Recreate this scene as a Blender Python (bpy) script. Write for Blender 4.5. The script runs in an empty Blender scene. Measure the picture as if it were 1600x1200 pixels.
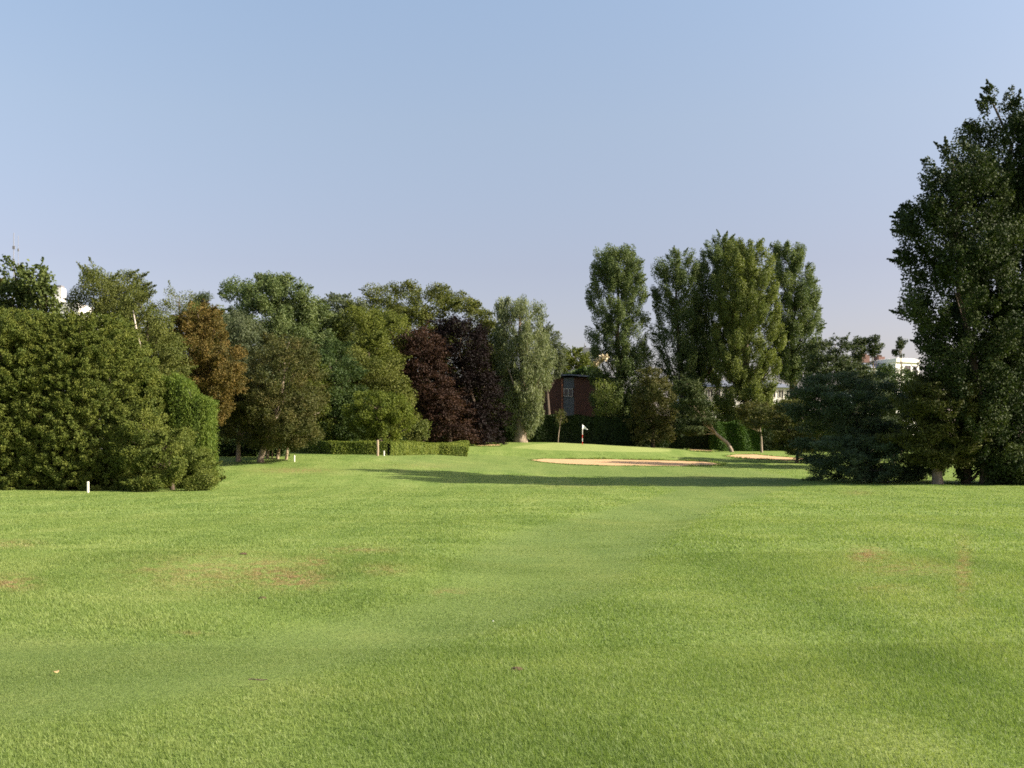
import bpy, math, random
import numpy as np
R = math.radians
sc = bpy.context.scene
COL = sc.collection

# ------------------------------------------------------------------ camera
F = 1537.0            # focal length in pixels of the 1600 px wide photograph
HOR = 700.0           # row of the horizon
EYE = 1.6
cam_d = bpy.data.cameras.new('camera'); cam = bpy.data.objects.new('camera', cam_d); COL.objects.link(cam)
cam_d.sensor_width = 36.0; cam_d.lens = F/1600*36; cam_d.shift_y = (HOR-600)/1600
cam_d.clip_start = 0.1; cam_d.clip_end = 6000
cam.location = (0, 0, EYE); cam.rotation_euler = (R(90), 0, 0)
sc.camera = cam
# ------------------------------------------------------------------ light
SUN_EL, SUN_AZ = 30.0, 101.0     # azimuth clockwise from +Y (view direction): from the right, a little behind
w = bpy.data.worlds.new('World'); sc.world = w; w.use_nodes = True
nt = w.node_tree; nt.nodes.clear()
sky = nt.nodes.new('ShaderNodeTexSky'); sky.sky_type = 'NISHITA'; sky.sun_disc = False
sky.sun_elevation = R(SUN_EL); sky.sun_rotation = R(SUN_AZ)
sky.air_density = 1.0; sky.dust_density = 1.6; sky.ozone_density = 3.0; sky.altitude = 0
hs = nt.nodes.new('ShaderNodeMix'); hs.data_type = 'RGBA'; hs.blend_type = 'MULTIPLY'; hs.inputs[0].default_value = 1.0
# the sky's own colour by elevation: slightly mauve towards the horizon
tc = nt.nodes.new('ShaderNodeTexCoord'); sx = nt.nodes.new('ShaderNodeSeparateXYZ'); cr = nt.nodes.new('ShaderNodeValToRGB')
nt.links.new(tc.outputs['Generated'], sx.inputs[0]); nt.links.new(sx.outputs['Z'], cr.inputs[0])
SKYR = [(0.0, (.79, .585, .57)), (0.18, (1.01, .73, .64)), (0.31, (1.28, .98, .79)), (0.42, (1.42, 1.15, .94))]
cr.color_ramp.elements[0].position = 0; cr.color_ramp.elements[0].color = (*SKYR[0][1], 1)
cr.color_ramp.elements[1].position = SKYR[-1][0]; cr.color_ramp.elements[1].color = (*SKYR[-1][1], 1)
for p_, c_ in SKYR[1:-1]:
    e_ = cr.color_ramp.elements.new(p_); e_.color = (*c_, 1)
bg = nt.nodes.new('ShaderNodeBackground'); bg.inputs['Strength'].default_value = 0.11
wo = nt.nodes.new('ShaderNodeOutputWorld')
nt.links.new(sky.outputs[0], hs.inputs[6]); nt.links.new(cr.outputs[0], hs.inputs[7])
nt.links.new(hs.outputs[2], bg.inputs['Color']); nt.links.new(bg.outputs[0], wo.inputs[0])
sun_d = bpy.data.lights.new('sun', 'SUN'); sun = bpy.data.objects.new('sun', sun_d); COL.objects.link(sun)
sun_d.energy = 5.0; sun_d.angle = R(0.5); sun_d.color = (1.0, 0.90, 0.74)
from mathutils import Vector
sdir = Vector((math.sin(R(SUN_AZ))*math.cos(R(SUN_EL)), math.cos(R(SUN_AZ))*math.cos(R(SUN_EL)), math.sin(R(SUN_EL))))
sun.rotation_euler = sdir.to_track_quat('Z', 'Y').to_euler(); sun.location = sdir*200
vs = sc.view_settings; vs.view_transform = 'Standard'; vs.look = 'None'; vs.exposure = 1.15; vs.gamma = 1.0; vs.use_curve_mapping = False
sc.cycles.use_denoising = False
sc.cycles.max_bounces = 6; sc.cycles.diffuse_bounces = 3; sc.cycles.transmission_bounces = 3; sc.cycles.transparent_max_bounces = 4
sc.render.use_persistent_data = False
sc.cycles.pixel_filter_type = 'BLACKMAN_HARRIS'; sc.cycles.filter_width = 1.7

# ------------------------------------------------------------------ helpers
def wx(x, Y): return (x-800)/F*Y
def wz(row, Y): return EYE+(HOR-row)/F*Y
def pxx(X, Y): return 800+F*X/np.maximum(Y, .5)
def tag(o, label=None, cat=None, group=None, kind=None):
    if label: o['label'] = label
    if cat: o['category'] = cat
    if group: o['group'] = group
    if kind: o['kind'] = kind
    return o
def empty(name, loc, label, cat, group=None):
    o = bpy.data.objects.new(name, None); COL.objects.link(o); o.location = loc; o.empty_display_size = .3
    return tag(o, label, cat, group)
def raw_mesh(name, V, Fc, n, mat, parent=None, attrs=None, smooth=False):
    """V (nv,3); Fc flat loop indices; n verts per face (int or array)"""
    V = np.asarray(V, dtype=np.float32); Fc = np.asarray(Fc, dtype=np.int32).ravel()
    up_ = parent
    while up_ is not None: V = V-np.array(up_.location, dtype=np.float32); up_ = up_.parent
    me = bpy.data.meshes.new(name)
    nf = len(Fc)//n if isinstance(n, int) else len(n)
    tot = np.full(nf, n, dtype=np.int32) if isinstance(n, int) else np.asarray(n, dtype=np.int32)
    st = np.concatenate([[0], np.cumsum(tot)[:-1]]).astype(np.int32)
    me.vertices.add(len(V)); me.vertices.foreach_set('co', V.ravel())
    me.loops.add(len(Fc)); me.loops.foreach_set('vertex_index', Fc)
    me.polygons.add(nf); me.polygons.foreach_set('loop_start', st); me.polygons.foreach_set('loop_total', tot)
    if attrs:
        for k, (dom, arr) in attrs.items():
            a = me.attributes.new(k, 'FLOAT', dom); a.data.foreach_set('value', np.asarray(arr, dtype=np.float32))
    me.materials.append(mat)
    me.polygons.foreach_set('use_smooth', np.full(nf, bool(smooth), dtype=bool))
    me.update(calc_edges=True)
    o = bpy.data.objects.new(name, me); COL.objects.link(o)
    if parent is not None: o.parent = parent
    return o
class MB:
    def __init__(s): s.v = []; s.f = []
    def add(s, vs, fs):
        b = len(s.v); s.v += [tuple(v) for v in vs]; s.f += [tuple(i+b for i in f) for f in fs]; return s
    def box(s, x0, x1, y0, y1, z0, z1):
        return s.add([(x0,y0,z0),(x1,y0,z0),(x1,y1,z0),(x0,y1,z0),(x0,y0,z1),(x1,y0,z1),(x1,y1,z1),(x0,y1,z1)],
                     [(0,3,2,1),(4,5,6,7),(0,1,5,4),(1,2,6,5),(2,3,7,6),(3,0,4,7)])
    def tube(s, pts, rads, n=8):
        pts = [Vector(p) for p in pts]; rings = []
        for i, p in enumerate(pts):
            d = (pts[min(i+1, len(pts)-1)]-pts[max(i-1, 0)]).normalized()
            a = d.cross(Vector((0.13, 1, 0.07))).normalized(); b = d.cross(a)
            rings.append([p+(a*math.cos(2*math.pi*k/n)+b*math.sin(2*math.pi*k/n))*rads[i] for k in range(n)])
        vs = [v for r in rings for v in r]; fs = []
        for i in range(len(pts)-1):
            for k in range(n):
                fs.append((i*n+k, i*n+(k+1) % n, (i+1)*n+(k+1) % n, (i+1)*n+k))
        fs.append(tuple(range(n))[::-1]); fs.append(tuple((len(pts)-1)*n+k for k in range(n)))
        return s.add(vs, fs)
    def build(s, name, mat, parent=None, smooth=False):
        return raw_mesh(name, s.v, [i for f in s.f for i in f], [len(f) for f in s.f], mat, parent, smooth=smooth)

# ------------------------------------------------------------------ materials
def newmat(name):
    m = bpy.data.materials.new(name); m.use_nodes = True; t = m.node_tree; t.nodes.clear()
    return m, t, t.nodes.new('ShaderNodeOutputMaterial')
def ramp(t, src, stops):
    c = t.nodes.new('ShaderNodeValToRGB'); t.links.new(src, c.inputs[0]); e = c.color_ramp.elements
    e[0].position = stops[0][0]; e[0].color = (*stops[0][1], 1); e[1].position = stops[-1][0]; e[1].color = (*stops[-1][1], 1)
    for p, col in stops[1:-1]:
        k = e.new(p); k.color = (*col, 1)
    return c.outputs[0]
def noise(t, scale, detail=4, rough=.6, coord=None, sx=(1, 1, 1), rot=0.0):
    n = t.nodes.new('ShaderNodeTexNoise'); n.inputs['Scale'].default_value = scale; n.inputs['Detail'].default_value = detail; n.inputs['Roughness'].default_value = rough
    g = t.nodes.new('ShaderNodeNewGeometry')
    mp = t.nodes.new('ShaderNodeMapping'); mp.inputs['Scale'].default_value = sx; mp.inputs['Rotation'].default_value = (0, 0, rot)
    t.links.new(g.outputs['Position'] if coord is None else coord, mp.inputs[0]); t.links.new(mp.outputs[0], n.inputs[0])
    return n.outputs[0]
def attr(t, name):
    a = t.nodes.new('ShaderNodeAttribute'); a.attribute_name = name; return a.outputs['Fac']
def math_(t, op, a, b):
    m = t.nodes.new('ShaderNodeMath'); m.operation = op
    for i, v in enumerate((a, b)):
        if v is None: continue
        if isinstance(v, (int, float)): m.inputs[i].default_value = v
        else: t.links.new(v, m.inputs[i])
    return m.outputs[0]
def mixc(t, fac, a, b, mode='MIX'):
    m = t.nodes.new('ShaderNodeMix'); m.data_type = 'RGBA'; m.blend_type = mode
    if isinstance(fac, (int, float)): m.inputs[0].default_value = fac
    else: t.links.new(fac, m.inputs[0])
    for i, v in ((6, a), (7, b)):
        if isinstance(v, tuple): m.inputs[i].default_value = (*v, 1)
        else: t.links.new(v, m.inputs[i])
    return m.outputs[2]
def leafmat(name, c0, c1, c2=None, trans=.25, rough=.6, spec=.18):
    """tint attribute: random per leaf and per clump of leaves"""
    m, t, out = newmat(name)
    mid = c2 or tuple((a+b)/2 for a, b in zip(c0, c1))
    col = ramp(t, attr(t, 'tint'), [(0.0, c0), (.5, mid), (1.0, c1)])
    p = t.nodes.new('ShaderNodeBsdfPrincipled'); p.inputs['Roughness'].default_value = rough; p.inputs['Specular IOR Level'].default_value = spec
    t.links.new(col, p.inputs['Base Color'])
    tr = t.nodes.new('ShaderNodeBsdfTranslucent')
    t.links.new(mixc(t, 1.0, col, (1.25, 1.3, .6), 'MULTIPLY'), tr.inputs[0])
    mx = t.nodes.new('ShaderNodeMixShader'); mx.inputs[0].default_value = trans
    t.links.new(p.outputs[0], mx.inputs[1]); t.links.new(tr.outputs[0], mx.inputs[2]); t.links.new(mx.outputs[0], out.inputs[0])
    return m
def plain(name, c, rough=.7, vary=.25, scale=3.0, c2=None, metal=0, bump=0.0, sx=(1, 1, 1)):
    m, t, out = newmat(name)
    n = noise(t, scale, 5, .6, sx=sx)
    d = c2 or tuple(v*(1-vary) for v in c)
    col = ramp(t, n, [(.3, d), (.7, c)])
    p = t.nodes.new('ShaderNodeBsdfPrincipled'); p.inputs['Roughness'].default_value = rough; p.inputs['Metallic'].default_value = metal
    t.links.new(col, p.inputs['Base Color'])
    if bump:
        b = t.nodes.new('ShaderNodeBump'); b.inputs['Strength'].default_value = bump; b.inputs['Distance'].default_value = .05
        t.links.new(noise(t, scale*4, 5, .6, sx=sx), b.inputs['Height']); t.links.new(b.outputs[0], p.inputs['Normal'])
    t.links.new(p.outputs[0], out.inputs[0]); return m
def turfmat(name, blade):
    m, t, out = newmat(name)
    fair, brown, grn = attr(t, 'fair'), attr(t, 'brown'), attr(t, 'green')
    big = noise(t, .22, 3, .5); mid = noise(t, .9, 5, .65, sx=(.6, 1.2, 1)); fine = noise(t, 9, 3, .7)
    mow = noise(t, 1.0, 2, .5, sx=(.75, .07, 1), rot=R(-20))
    f = math_(t, 'ADD', math_(t, 'ADD', math_(t, 'MULTIPLY', big, .2), math_(t, 'MULTIPLY', mow, .30)), math_(t, 'ADD', math_(t, 'MULTIPLY', mid, .34), math_(t, 'MULTIPLY', fine, .16)))
    rough = ramp(t, f, [(.38, (.124, .194, .042)), (.5, (.178, .250, .062)), (.62, (.240, .300, .090))])
    fairc = ramp(t, f, [(.38, (.126, .188, .048)), (.5, (.156, .218, .060)), (.62, (.190, .242, .070))])
    col = mixc(t, fair, rough, fairc)
    col = mixc(t, grn, col, ramp(t, f, [(.36, (.26, .32, .10)), (.64, (.31, .36, .12))]))
    bf = math_(t, 'MULTIPLY', brown, ramp(t, noise(t, 5.0, 5, .75), [(.44, (0, 0, 0)), (.54, (1, 1, 1))]))
    col = mixc(t, bf, col, ramp(t, fine, [(.35, (.20, .135, .06)), (.6, (.31, .235, .11))]))
    # faint mowing stripes running along the hole
    if blade:
        tint = attr(t, 'tint')
        k = ramp(t, tint, [(0.0, (.74, .78, .74)), (.6, (1.0, 1.0, 1.0)), (.93, (1.2, 1.14, 1.2)), (1.0, (2.1, 1.8, 3.2))])
        col = mixc(t, 1.0, col, k, 'MULTIPLY')
    else:
        k = ramp(t, noise(t, 30, 4, .8, sx=(1, .45, 1)), [(.3, (.62, .66, .6)), (.7, (1.15, 1.12, 1.1))])
        col = mixc(t, 1.0, col, k, 'MULTIPLY')
    p = t.nodes.new('ShaderNodeBsdfPrincipled'); p.inputs['Roughness'].default_value = .55 if blade else .9; p.inputs['Specular IOR Level'].default_value = .3 if blade else .1
    t.links.new(col, p.inputs['Base Color'])
    if blade:
        tr = t.nodes.new('ShaderNodeBsdfTranslucent'); t.links.new(mixc(t, 1.0, col, (1.2, 1.25, .7), 'MULTIPLY'), tr.inputs[0])
        mx = t.nodes.new('ShaderNodeMixShader'); mx.inputs[0].default_value = .4
        t.links.new(p.outputs[0], mx.inputs[1]); t.links.new(tr.outputs[0], mx.inputs[2]); t.links.new(mx.outputs[0], out.inputs[0])
    else:
        b = t.nodes.new('ShaderNodeBump'); b.inputs['Strength'].default_value = .7; b.inputs['Distance'].default_value = .03
        t.links.new(noise(t, 14, 6, .75), b.inputs['Height']); t.links.new(b.outputs[0], p.inputs['Normal'])
        t.links.new(p.outputs[0], out.inputs[0])
    return m
M = {}
M['turf'] = turfmat('turf', False); M['blades'] = turfmat('grass_blades', True)
M['sand'] = plain('sand', (.53, .345, .170), .95, .14, 2.5, bump=.6)
M['bark'] = plain('bark', (.13, .095, .065), .9, .5, 6, bump=.8, sx=(1, 1, .25))
M['bark_pale'] = plain('bark_pale', (.34, .27, .20), .9, .5, 5, bump=.8, sx=(1, 1, .25))
M['bark_birch'] = plain('bark_birch', (.62, .55, .46), .8, .6, 4, bump=.3, sx=(.3, .3, 1.5))
M['old_brick'] = plain('old_brick', (.14, .075, .06), .9, .4, 3)
M['twigs'] = plain('hedge_twigs', (.035, .040, .018), .95, .5, 8)
M['pole_white'] = plain('white_paint', (.78, .76, .70), .5, .12, 4)
M['wood'] = plain('weathered_wood', (.42, .33, .22), .9, .45, 9, sx=(1, 1, .2))
M['white_wall'] = plain('white_render', (.80, .79, .76), .8, .08, .8)
M['slate'] = plain('slate', (.17, .19, .24), .6, .25, 1.5)
M['grey_panel'] = plain('grey_panel', (.16, .17, .18), .7, .2, 1.5)
M['glass'] = plain('window_glass', (.03, .035, .04), .15, .3, 1)
M['red'] = plain('red_paint', (.55, .04, .03), .5, .2, 5)
M['mast'] = plain('mast_grey', (.22, .22, .24), .5, .2, 5)
M['fabric'] = plain('white_fabric', (.80, .80, .78), .8, .08, 5)
M['blue_fabric'] = plain('blue_fabric', (.22, .42, .58), .8, .1, 5)
M['dirt'] = plain('dry_earth', (.10, .06, .03), .95, .5, 30)
M['deadleaf'] = plain('dead_leaf', (.62, .42, .20), .7, .3, 40)
def brickmat():  # brick colours lowered to stand in for the poplars' shade
    m, t, out = newmat('red_brick')
    b = t.nodes.new('ShaderNodeTexBrick'); b.inputs['Scale'].default_value = 1.0
    b.inputs['Brick Width'].default_value = .44; b.inputs['Row Height'].default_value = .15; b.inputs['Mortar Size'].default_value = .02
    b.inputs['Color1'].default_value = (.15, .055, .035, 1); b.inputs['Color2'].default_value = (.10, .040, .027, 1); b.inputs['Mortar'].default_value = (.22, .14, .10, 1)
    g = t.nodes.new('ShaderNodeNewGeometry'); s_ = t.nodes.new('ShaderNodeSeparateXYZ'); c_ = t.nodes.new('ShaderNodeCombineXYZ')
    t.links.new(g.outputs['Position'], s_.inputs[0]); t.links.new(math_(t, 'ADD', s_.outputs[0], s_.outputs[1]), c_.inputs[0]); t.links.new(s_.outputs[2], c_.inputs[1])
    t.links.new(c_.outputs[0], b.inputs[0])
    p = t.nodes.new('ShaderNodeBsdfPrincipled'); p.inputs['Roughness'].default_value = .9
    t.links.new(mixc(t, .5, b.outputs[0], ramp(t, noise(t, 1.2), [(.3, (.08, .034, .024)), (.7, (.14, .056, .036))])), p.inputs['Base Color'])
    t.links.new(p.outputs[0], out.inputs[0]); return m
M['brick'] = brickmat()
# foliage kinds
L = {}
L['thicket'] = leafmat('leaf_thicket', (0.058, 0.090, 0.018), (0.189, 0.209, 0.042), (0.113, 0.141, 0.027))
L['clipped'] = leafmat('leaf_clipped_conifer', (0.056, 0.095, 0.014), (0.141, 0.189, 0.029), (0.094, 0.142, 0.021))
L['maple'] = leafmat('leaf_maple', (0.043, 0.067, 0.017), (0.121, 0.153, 0.038))
L['birch'] = leafmat('leaf_birch', (0.061, 0.085, 0.018), (0.151, 0.165, 0.041))
L['rust'] = leafmat('leaf_rust', (0.070, 0.071, 0.019), (0.184, 0.123, 0.032), (0.114, 0.088, 0.022))
L['brownish'] = leafmat('leaf_brownish', (0.047, 0.060, 0.018), (0.126, 0.108, 0.034), (0.073, 0.080, 0.022))
L['poplar'] = leafmat('leaf_poplar', (0.055, 0.090, 0.030), (0.147, 0.185, 0.062), rough=.55, spec=.22)
L['poplar_yellow'] = leafmat('leaf_poplar_yellow', (0.074, 0.104, 0.025), (0.174, 0.204, 0.047), rough=.55, spec=.22)
L['greygreen'] = leafmat('leaf_greygreen', (0.066, 0.088, 0.044), (0.133, 0.156, 0.082))
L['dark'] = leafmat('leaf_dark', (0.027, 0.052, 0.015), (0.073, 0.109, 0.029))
L['oak'] = leafmat('leaf_oak', (0.061, 0.085, 0.014), (0.148, 0.170, 0.028))
L['lime'] = leafmat('leaf_olive', (0.061, 0.082, 0.016), (0.138, 0.149, 0.031))
L['golden'] = leafmat('leaf_golden', (0.059, 0.089, 0.012), (0.149, 0.176, 0.024))
L['beech_rust'] = leafmat('leaf_beech_rust', (0.022, 0.012, 0.010), (0.071, 0.037, 0.022), (0.041, 0.022, 0.015))
L['beech_dark'] = leafmat('leaf_beech_dark', (0.004, 0.003, 0.003), (0.012, 0.005, 0.005))
L['willow'] = leafmat('leaf_willow', (0.102, 0.132, 0.062), (0.228, 0.257, 0.131))
L['pine'] = leafmat('needles_pine', (0.020, 0.038, 0.012), (0.071, 0.092, 0.024), trans=.12)
L['pine_blue'] = leafmat('needles_pine_blue', (0.032, 0.055, 0.023), (0.095, 0.131, 0.058), trans=.12)
L['pine_yellow'] = leafmat('needles_pine_yellow', (0.036, 0.048, 0.011), (0.112, 0.120, 0.022), trans=.15)
L['hedge'] = leafmat('leaf_hedge', (0.076, 0.117, 0.018), (0.193, 0.227, 0.037))
L['hedge_dark'] = leafmat('leaf_hedge_dark', (0.013, 0.025, 0.007), (0.035, 0.059, 0.014))  # shadow on the back hedge is put into this darker leaf colour
L['hedge_green'] = leafmat('leaf_hedge_green', (0.026, 0.066, 0.009), (0.070, 0.132, 0.016))
L['giant'] = leafmat('leaf_giant_poplar', (0.018, 0.032, 0.010), (0.068, 0.092, 0.026), (0.032, 0.050, 0.014), trans=.15, rough=.6, spec=.15)  # deep shade of the giant poplars is put into this darker colour
L['drygrass'] = leafmat('leaf_dead', (0.315, 0.248, 0.151), (0.558, 0.497, 0.353), trans=.1)

# ------------------------------------------------------------------ terrain
cols_x = [200, 600, 860, 990, 1100, 1300]
tabs = [
 [(15,864),(25,815),(40,786),(55,768.5),(62,758),(70,738),(75,724),(80,713),(90,706),(100,702),(118,694),(140,691),(170,690)],
 [(15,864),(25,815),(40,786),(55,768),(62,758),(70,738),(75,724),(80,713),(90,706),(100,702),(118,694),(140,691),(170,690)],
 [(15,864),(25,815),(40,786),(55,766),(62,757.5),(75,743),(88,731),(96,723),(100,717),(104,708),(112,700),(120,690.5),(130,691),(140,692),(170,690)],
 [(15,864),(25,815),(40,786),(55,766),(62,757.5),(75,743),(88,731),(96,723),(100,718),(104,710),(112,703),(118,697),(128,698),(140,694),(170,686)],
 [(15,864),(25,815),(40,786),(55,767),(62,758),(75,744),(88,733),(100,722),(108,712),(116,707),(130,704),(140,684),(170,682)],
 [(15,864),(25,815),(40,786),(50,771),(57,761),(75,745),(90,733),(100,724),(110,715),(130,707),(140,686),(170,682)]]
YG = np.arange(0, 200.01, .5); XG = np.arange(0, 1601, 10.)
_c = []
for tb in tabs:
    ys = np.array([0, 8]+[a for a, b in tb]+[200, 4000]); zz = [0, 0]+[wz(b, a) for a, b in tb]; zz += [zz[-1]+.3, zz[-1]+.3]
    z = np.interp(YG, ys, zz)
    k = np.exp(-.5*(np.arange(-8, 9)/2.6)**2); k /= k.sum()
    z = np.convolve(np.pad(z, 8, mode='edge'), k, 'valid'); _c.append(z)
ZT = np.array([[np.interp(x, cols_x, [c[i] for c in _c]) for i in range(len(YG))] for x in XG])
kx = np.exp(-.5*(np.arange(-8, 9)/3.5)**2); kx /= kx.sum()
ZT = np.apply_along_axis(lambda a: np.convolve(np.pad(a, 8, mode='edge'), kx, 'valid'), 0, ZT)
def base_z(X, Y):
    X = np.asarray(X, float); Y = np.asarray(Y, float)
    px = np.clip(pxx(X, np.maximum(Y, 4)), 0, 1599.9)/10; yy = np.clip(Y, 0, 199.4)/.5
    i = px.astype(int); j = yy.astype(int); a = px-i; b = yy-j
    return ZT[i, j]*(1-a)*(1-b)+ZT[i+1, j]*a*(1-b)+ZT[i, j+1]*(1-a)*b+ZT[i+1, j+1]*a*b
def inpoly(x, y, poly):
    ins = np.zeros(np.shape(x), bool); n = len(poly)
    for i in range(n):
        x0, y0 = poly[i]; x1, y1 = poly[(i+1) % n]
        c = ((y0 > y) != (y1 > y)) & (x < (x1-x0)*(y-y0)/((y1-y0) or 1e-9)+x0); ins ^= c
    return ins
FAIR = [(-400,1000),(0,988),(150,1003),(330,1000),(500,965),(640,935),(700,905),(705,872),(780,835),(900,805),(1010,782),(1060,766),(960,745),(700,735),(560,712),(720,708),(1180,735),(1260,750),(1215,768),(1120,790),(1062,830),(1005,866),(955,922),(860,948),(760,985),(640,1020),(560,1045),(400,1085),(200,1115),(0,1150),(-400,1200)]
GREEN = [(800,699),(830,694.5),(870,692),(905,690.3),(960,690),(1010,692.5),(1052,700),(1046,705.5),(1000,706.5),(900,704.5),(840,702.5)]
def blur2(a, s):
    k = np.exp(-.5*(np.arange(-int(3*s), int(3*s)+1)/s)**2); k /= k.sum(); n = len(k)//2
    for ax in (0, 1): a = np.apply_along_axis(lambda v: np.convolve(np.pad(v, n, mode='edge'), k, 'valid'), ax, a)
    return a
FX = np.arange(-30, 30.01, .12); FY = np.arange(3, 62, .12)
gx, gy = np.meshgrid(FX, FY, indexing='ij')
fm = inpoly(pxx(gx, gy), HOR+(EYE-base_z(gx, gy))*F/gy, FAIR).astype(float)
FM_soft = blur2(fm, 1.3); FM_wide = blur2(fm, 4.5)
def look(T, X, Y):
    a = np.clip((np.asarray(X)-FX[0])/.12, 0, len(FX)-1.01); b = np.clip((np.asarray(Y)-FY[0])/.12, 0, len(FY)-1.01)
    i = a.astype(int); j = b.astype(int); a = a-i; b = b-j
    return T[i, j]*(1-a)*(1-b)+T[i+1, j]*a*(1-b)+T[i, j+1]*(1-a)*b+T[i+1, j+1]*a*b
def sm(x, a, b):
    t = np.clip((x-a)/(b-a), 0, 1); return t*t*(3-2*t)
BUNK = {
 'main': [(828,719),(850,717.6),(900,718),(950,718.2),(990,719.2),(1050,720.3),(1100,722),(1130,725.5),(1122,728),(1080,728.8),(1000,728.3),(940,727.8),(890,726),(850,722.5)],
 'small': [(1070,703),(1085,702),(1105,703.5),(1122,705.5),(1110,706.8),(1085,705.5)],
 'right': [(1132,713),(1150,710.8),(1180,710.5),(1210,713.5),(1262,717),(1262,720.5),(1220,719.8),(1180,717.5),(1150,716)],
 'far': [(730,696),(745,694.6),(784,694.8),(782,697.6),(750,697.8)]}
def zf(X, Y):
    X = np.asarray(X, float); Y = np.asarray(Y, float)
    z = base_z(X, Y)
    win = sm(Y, 6, 9)*(1-sm(Y, 26, 45))
    z = z-.10*look(FM_wide, X, Y)*win
    # mounds in the rough on the left and the right
    for (bx, by, sx_, sy_, h) in ((-4.5, 13.5, 3.0, 1.3, .16), (-8.5, 12.0, 3.5, 1.2, .14), (-1.2, 12.4, 1.2, .9, .07), (4.5, 16.5, 3, 1.5, .10), (8, 22, 5, 2.5, .10), (-12, 30, 8, 3, .12)):
        z = z+h*np.exp(-((X-bx)/sx_)**2-((Y-by)/sy_)**2)
    z = z+.018*np.sin(X*.9+Y*.35+1)*np.cos(Y*.8-X*.2)+.03*np.sin(X*.23+2)*np.sin(Y*.31+X*.11)
    # raised grass lip behind the main bunker
    z = z+.28*np.exp(-((Y-101.5)/1.3)**2)*sm(X, 1, 4)*(1-sm(X, 19, 23))
    return z
def row_of(X, Y): return HOR+(EYE-zf(X, Y))*F/np.maximum(Y, .5)
def on_ground(x, row, y0=4.0, y1=160.0):
    """first ground point seen at pixel (x,row)"""
    Y = np.concatenate([np.arange(y0, 40, .02), np.arange(40, y1, .05)]); X = wx(x, Y)
    r = row_of(X, Y); k = np.argmax(r <= row)
    return float(X[k]), float(Y[k]), float(zf(X[k], Y[k]))
BROWN = [(15,850,50,7,.6),(20,912,38,12,1.),(330,895,120,28,.55),(415,893,45,20,.9),(455,905,55,16,1.1),(490,878,30,9,.9),(235,889,22,5,.7),(700,926,22,5,.7),(600,890,40,8,.5),
         (1358,868,28,12,1.1),(1420,888,80,12,.55),(1505,890,14,45,.75),(1380,920,60,8,.35),(560,860,60,6,.6),(300,990,30,4,.5),(460,735,60,4,.8),(1100,745,40,3,.3),(650,728,90,5,.35),(900,760,90,3,.3),(1340,770,25,4,.5)]
def attrs_at(X, Y, Z):
    px = pxx(X, Y); row = HOR+(EYE-Z)*F/np.maximum(Y, .5)
    fair = np.where(Y < 56, look(FM_soft, X, Y), inpoly(px, row, FAIR).astype(float)*.9)
    green = inpoly(px, row, GREEN).astype(float)*(Y > 95)
    br = np.zeros_like(px)
    for (a, b, ra, rb, s) in BROWN:
        br = np.maximum(br, s*np.exp(-(((px-a)/ra)**2+((row-b)/rb)**2)))
    return fair, green, np.clip(br*(Y > 3), 0, 1)
def terrain():
    ys = [-60, -30, -12, -4, 0, 1.5, 2.5, 3]
    while ys[-1] < 90: ys.append(ys[-1]*1.0105+.004)
    while ys[-1] < 132: ys.append(ys[-1]+.35)
    while ys[-1] < 4000: ys.append(ys[-1]*1.06)
    ys = np.array(ys)
    us = np.arange(-.66, .6601, .0042)
    out = .66*1.25**np.arange(1, 15); us = np.concatenate([-out[::-1], us, out])
    Yg, U = np.meshgrid(ys, us, indexing='ij')
    X = U*(np.abs(Yg)+np.where(Yg < 3, 3, 0)+np.where(Yg < 0, 8, 0)); Z = zf(X, Yg)
    fair, green, brown = attrs_at(X.ravel(), Yg.ravel(), Z.ravel())
    a, b = Yg.shape
    idx = np.arange(a*b).reshape(a, b)
    Q = np.stack([idx[:-1, :-1], idx[:-1, 1:], idx[1:, 1:], idx[1:, :-1]], -1).reshape(-1, 4)
    o = raw_mesh('ground', np.stack([X.ravel(), Yg.ravel(), Z.ravel()], 1), Q, 4, M['turf'], attrs={'fair': ('POINT', fair), 'green': ('POINT', green), 'brown': ('POINT', brown)}, smooth=True)
    tag(o, kind='structure')
terrain()

def bunker(name, poly, label_):
    # sand sheet following the ground inside a hand-drawn outline
    pts = []
    for i in range(len(poly)):
        (x0, r0), (x1, r1) = poly[i], poly[(i+1) % len(poly)]
        n = max(2, int(abs(x1-x0)/6))
        for k in range(n): 
            f = k/n; pts.append(on_ground(x0+(x1-x0)*f, r0+(r1-r0)*f, 85)[:2])
    P = np.array(pts); c = P.mean(0)
    rings = [1.0, .9, .7, .45, .2]; V = []; 
    rng = np.random.default_rng(5)
    jit = 1+rng.normal(0, .012, len(P))
    for q in rings:
        XY = c+(P-c)*(q*jit[:, None]); d = np.interp(q, [0, .9, 1], [.05, .05, .0]); V.append(np.column_stack([XY, zf(XY[:, 0], XY[:, 1])+.035+.0*d]))
    V = np.vstack(V+[np.array([[c[0], c[1], float(zf(c[0], c[1]))+.035]])]); n = len(P); fs = []; tot = []
    for r in range(len(rings)-1):
        for k in range(n): fs += [r*n+k, r*n+(k+1) % n, (r+1)*n+(k+1) % n, (r+1)*n+k]; tot.append(4)
    for k in range(n): fs += [(len(rings)-1)*n+k, (len(rings)-1)*n+(k+1) % n, len(V)-1]; tot.append(3)
    o = raw_mesh(name, V, fs, tot, M['sand'], smooth=True); tag(o, kind='structure'); return P
BP = {k: bunker('sand_bunker', v, k) for k, v in BUNK.items()}

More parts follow.
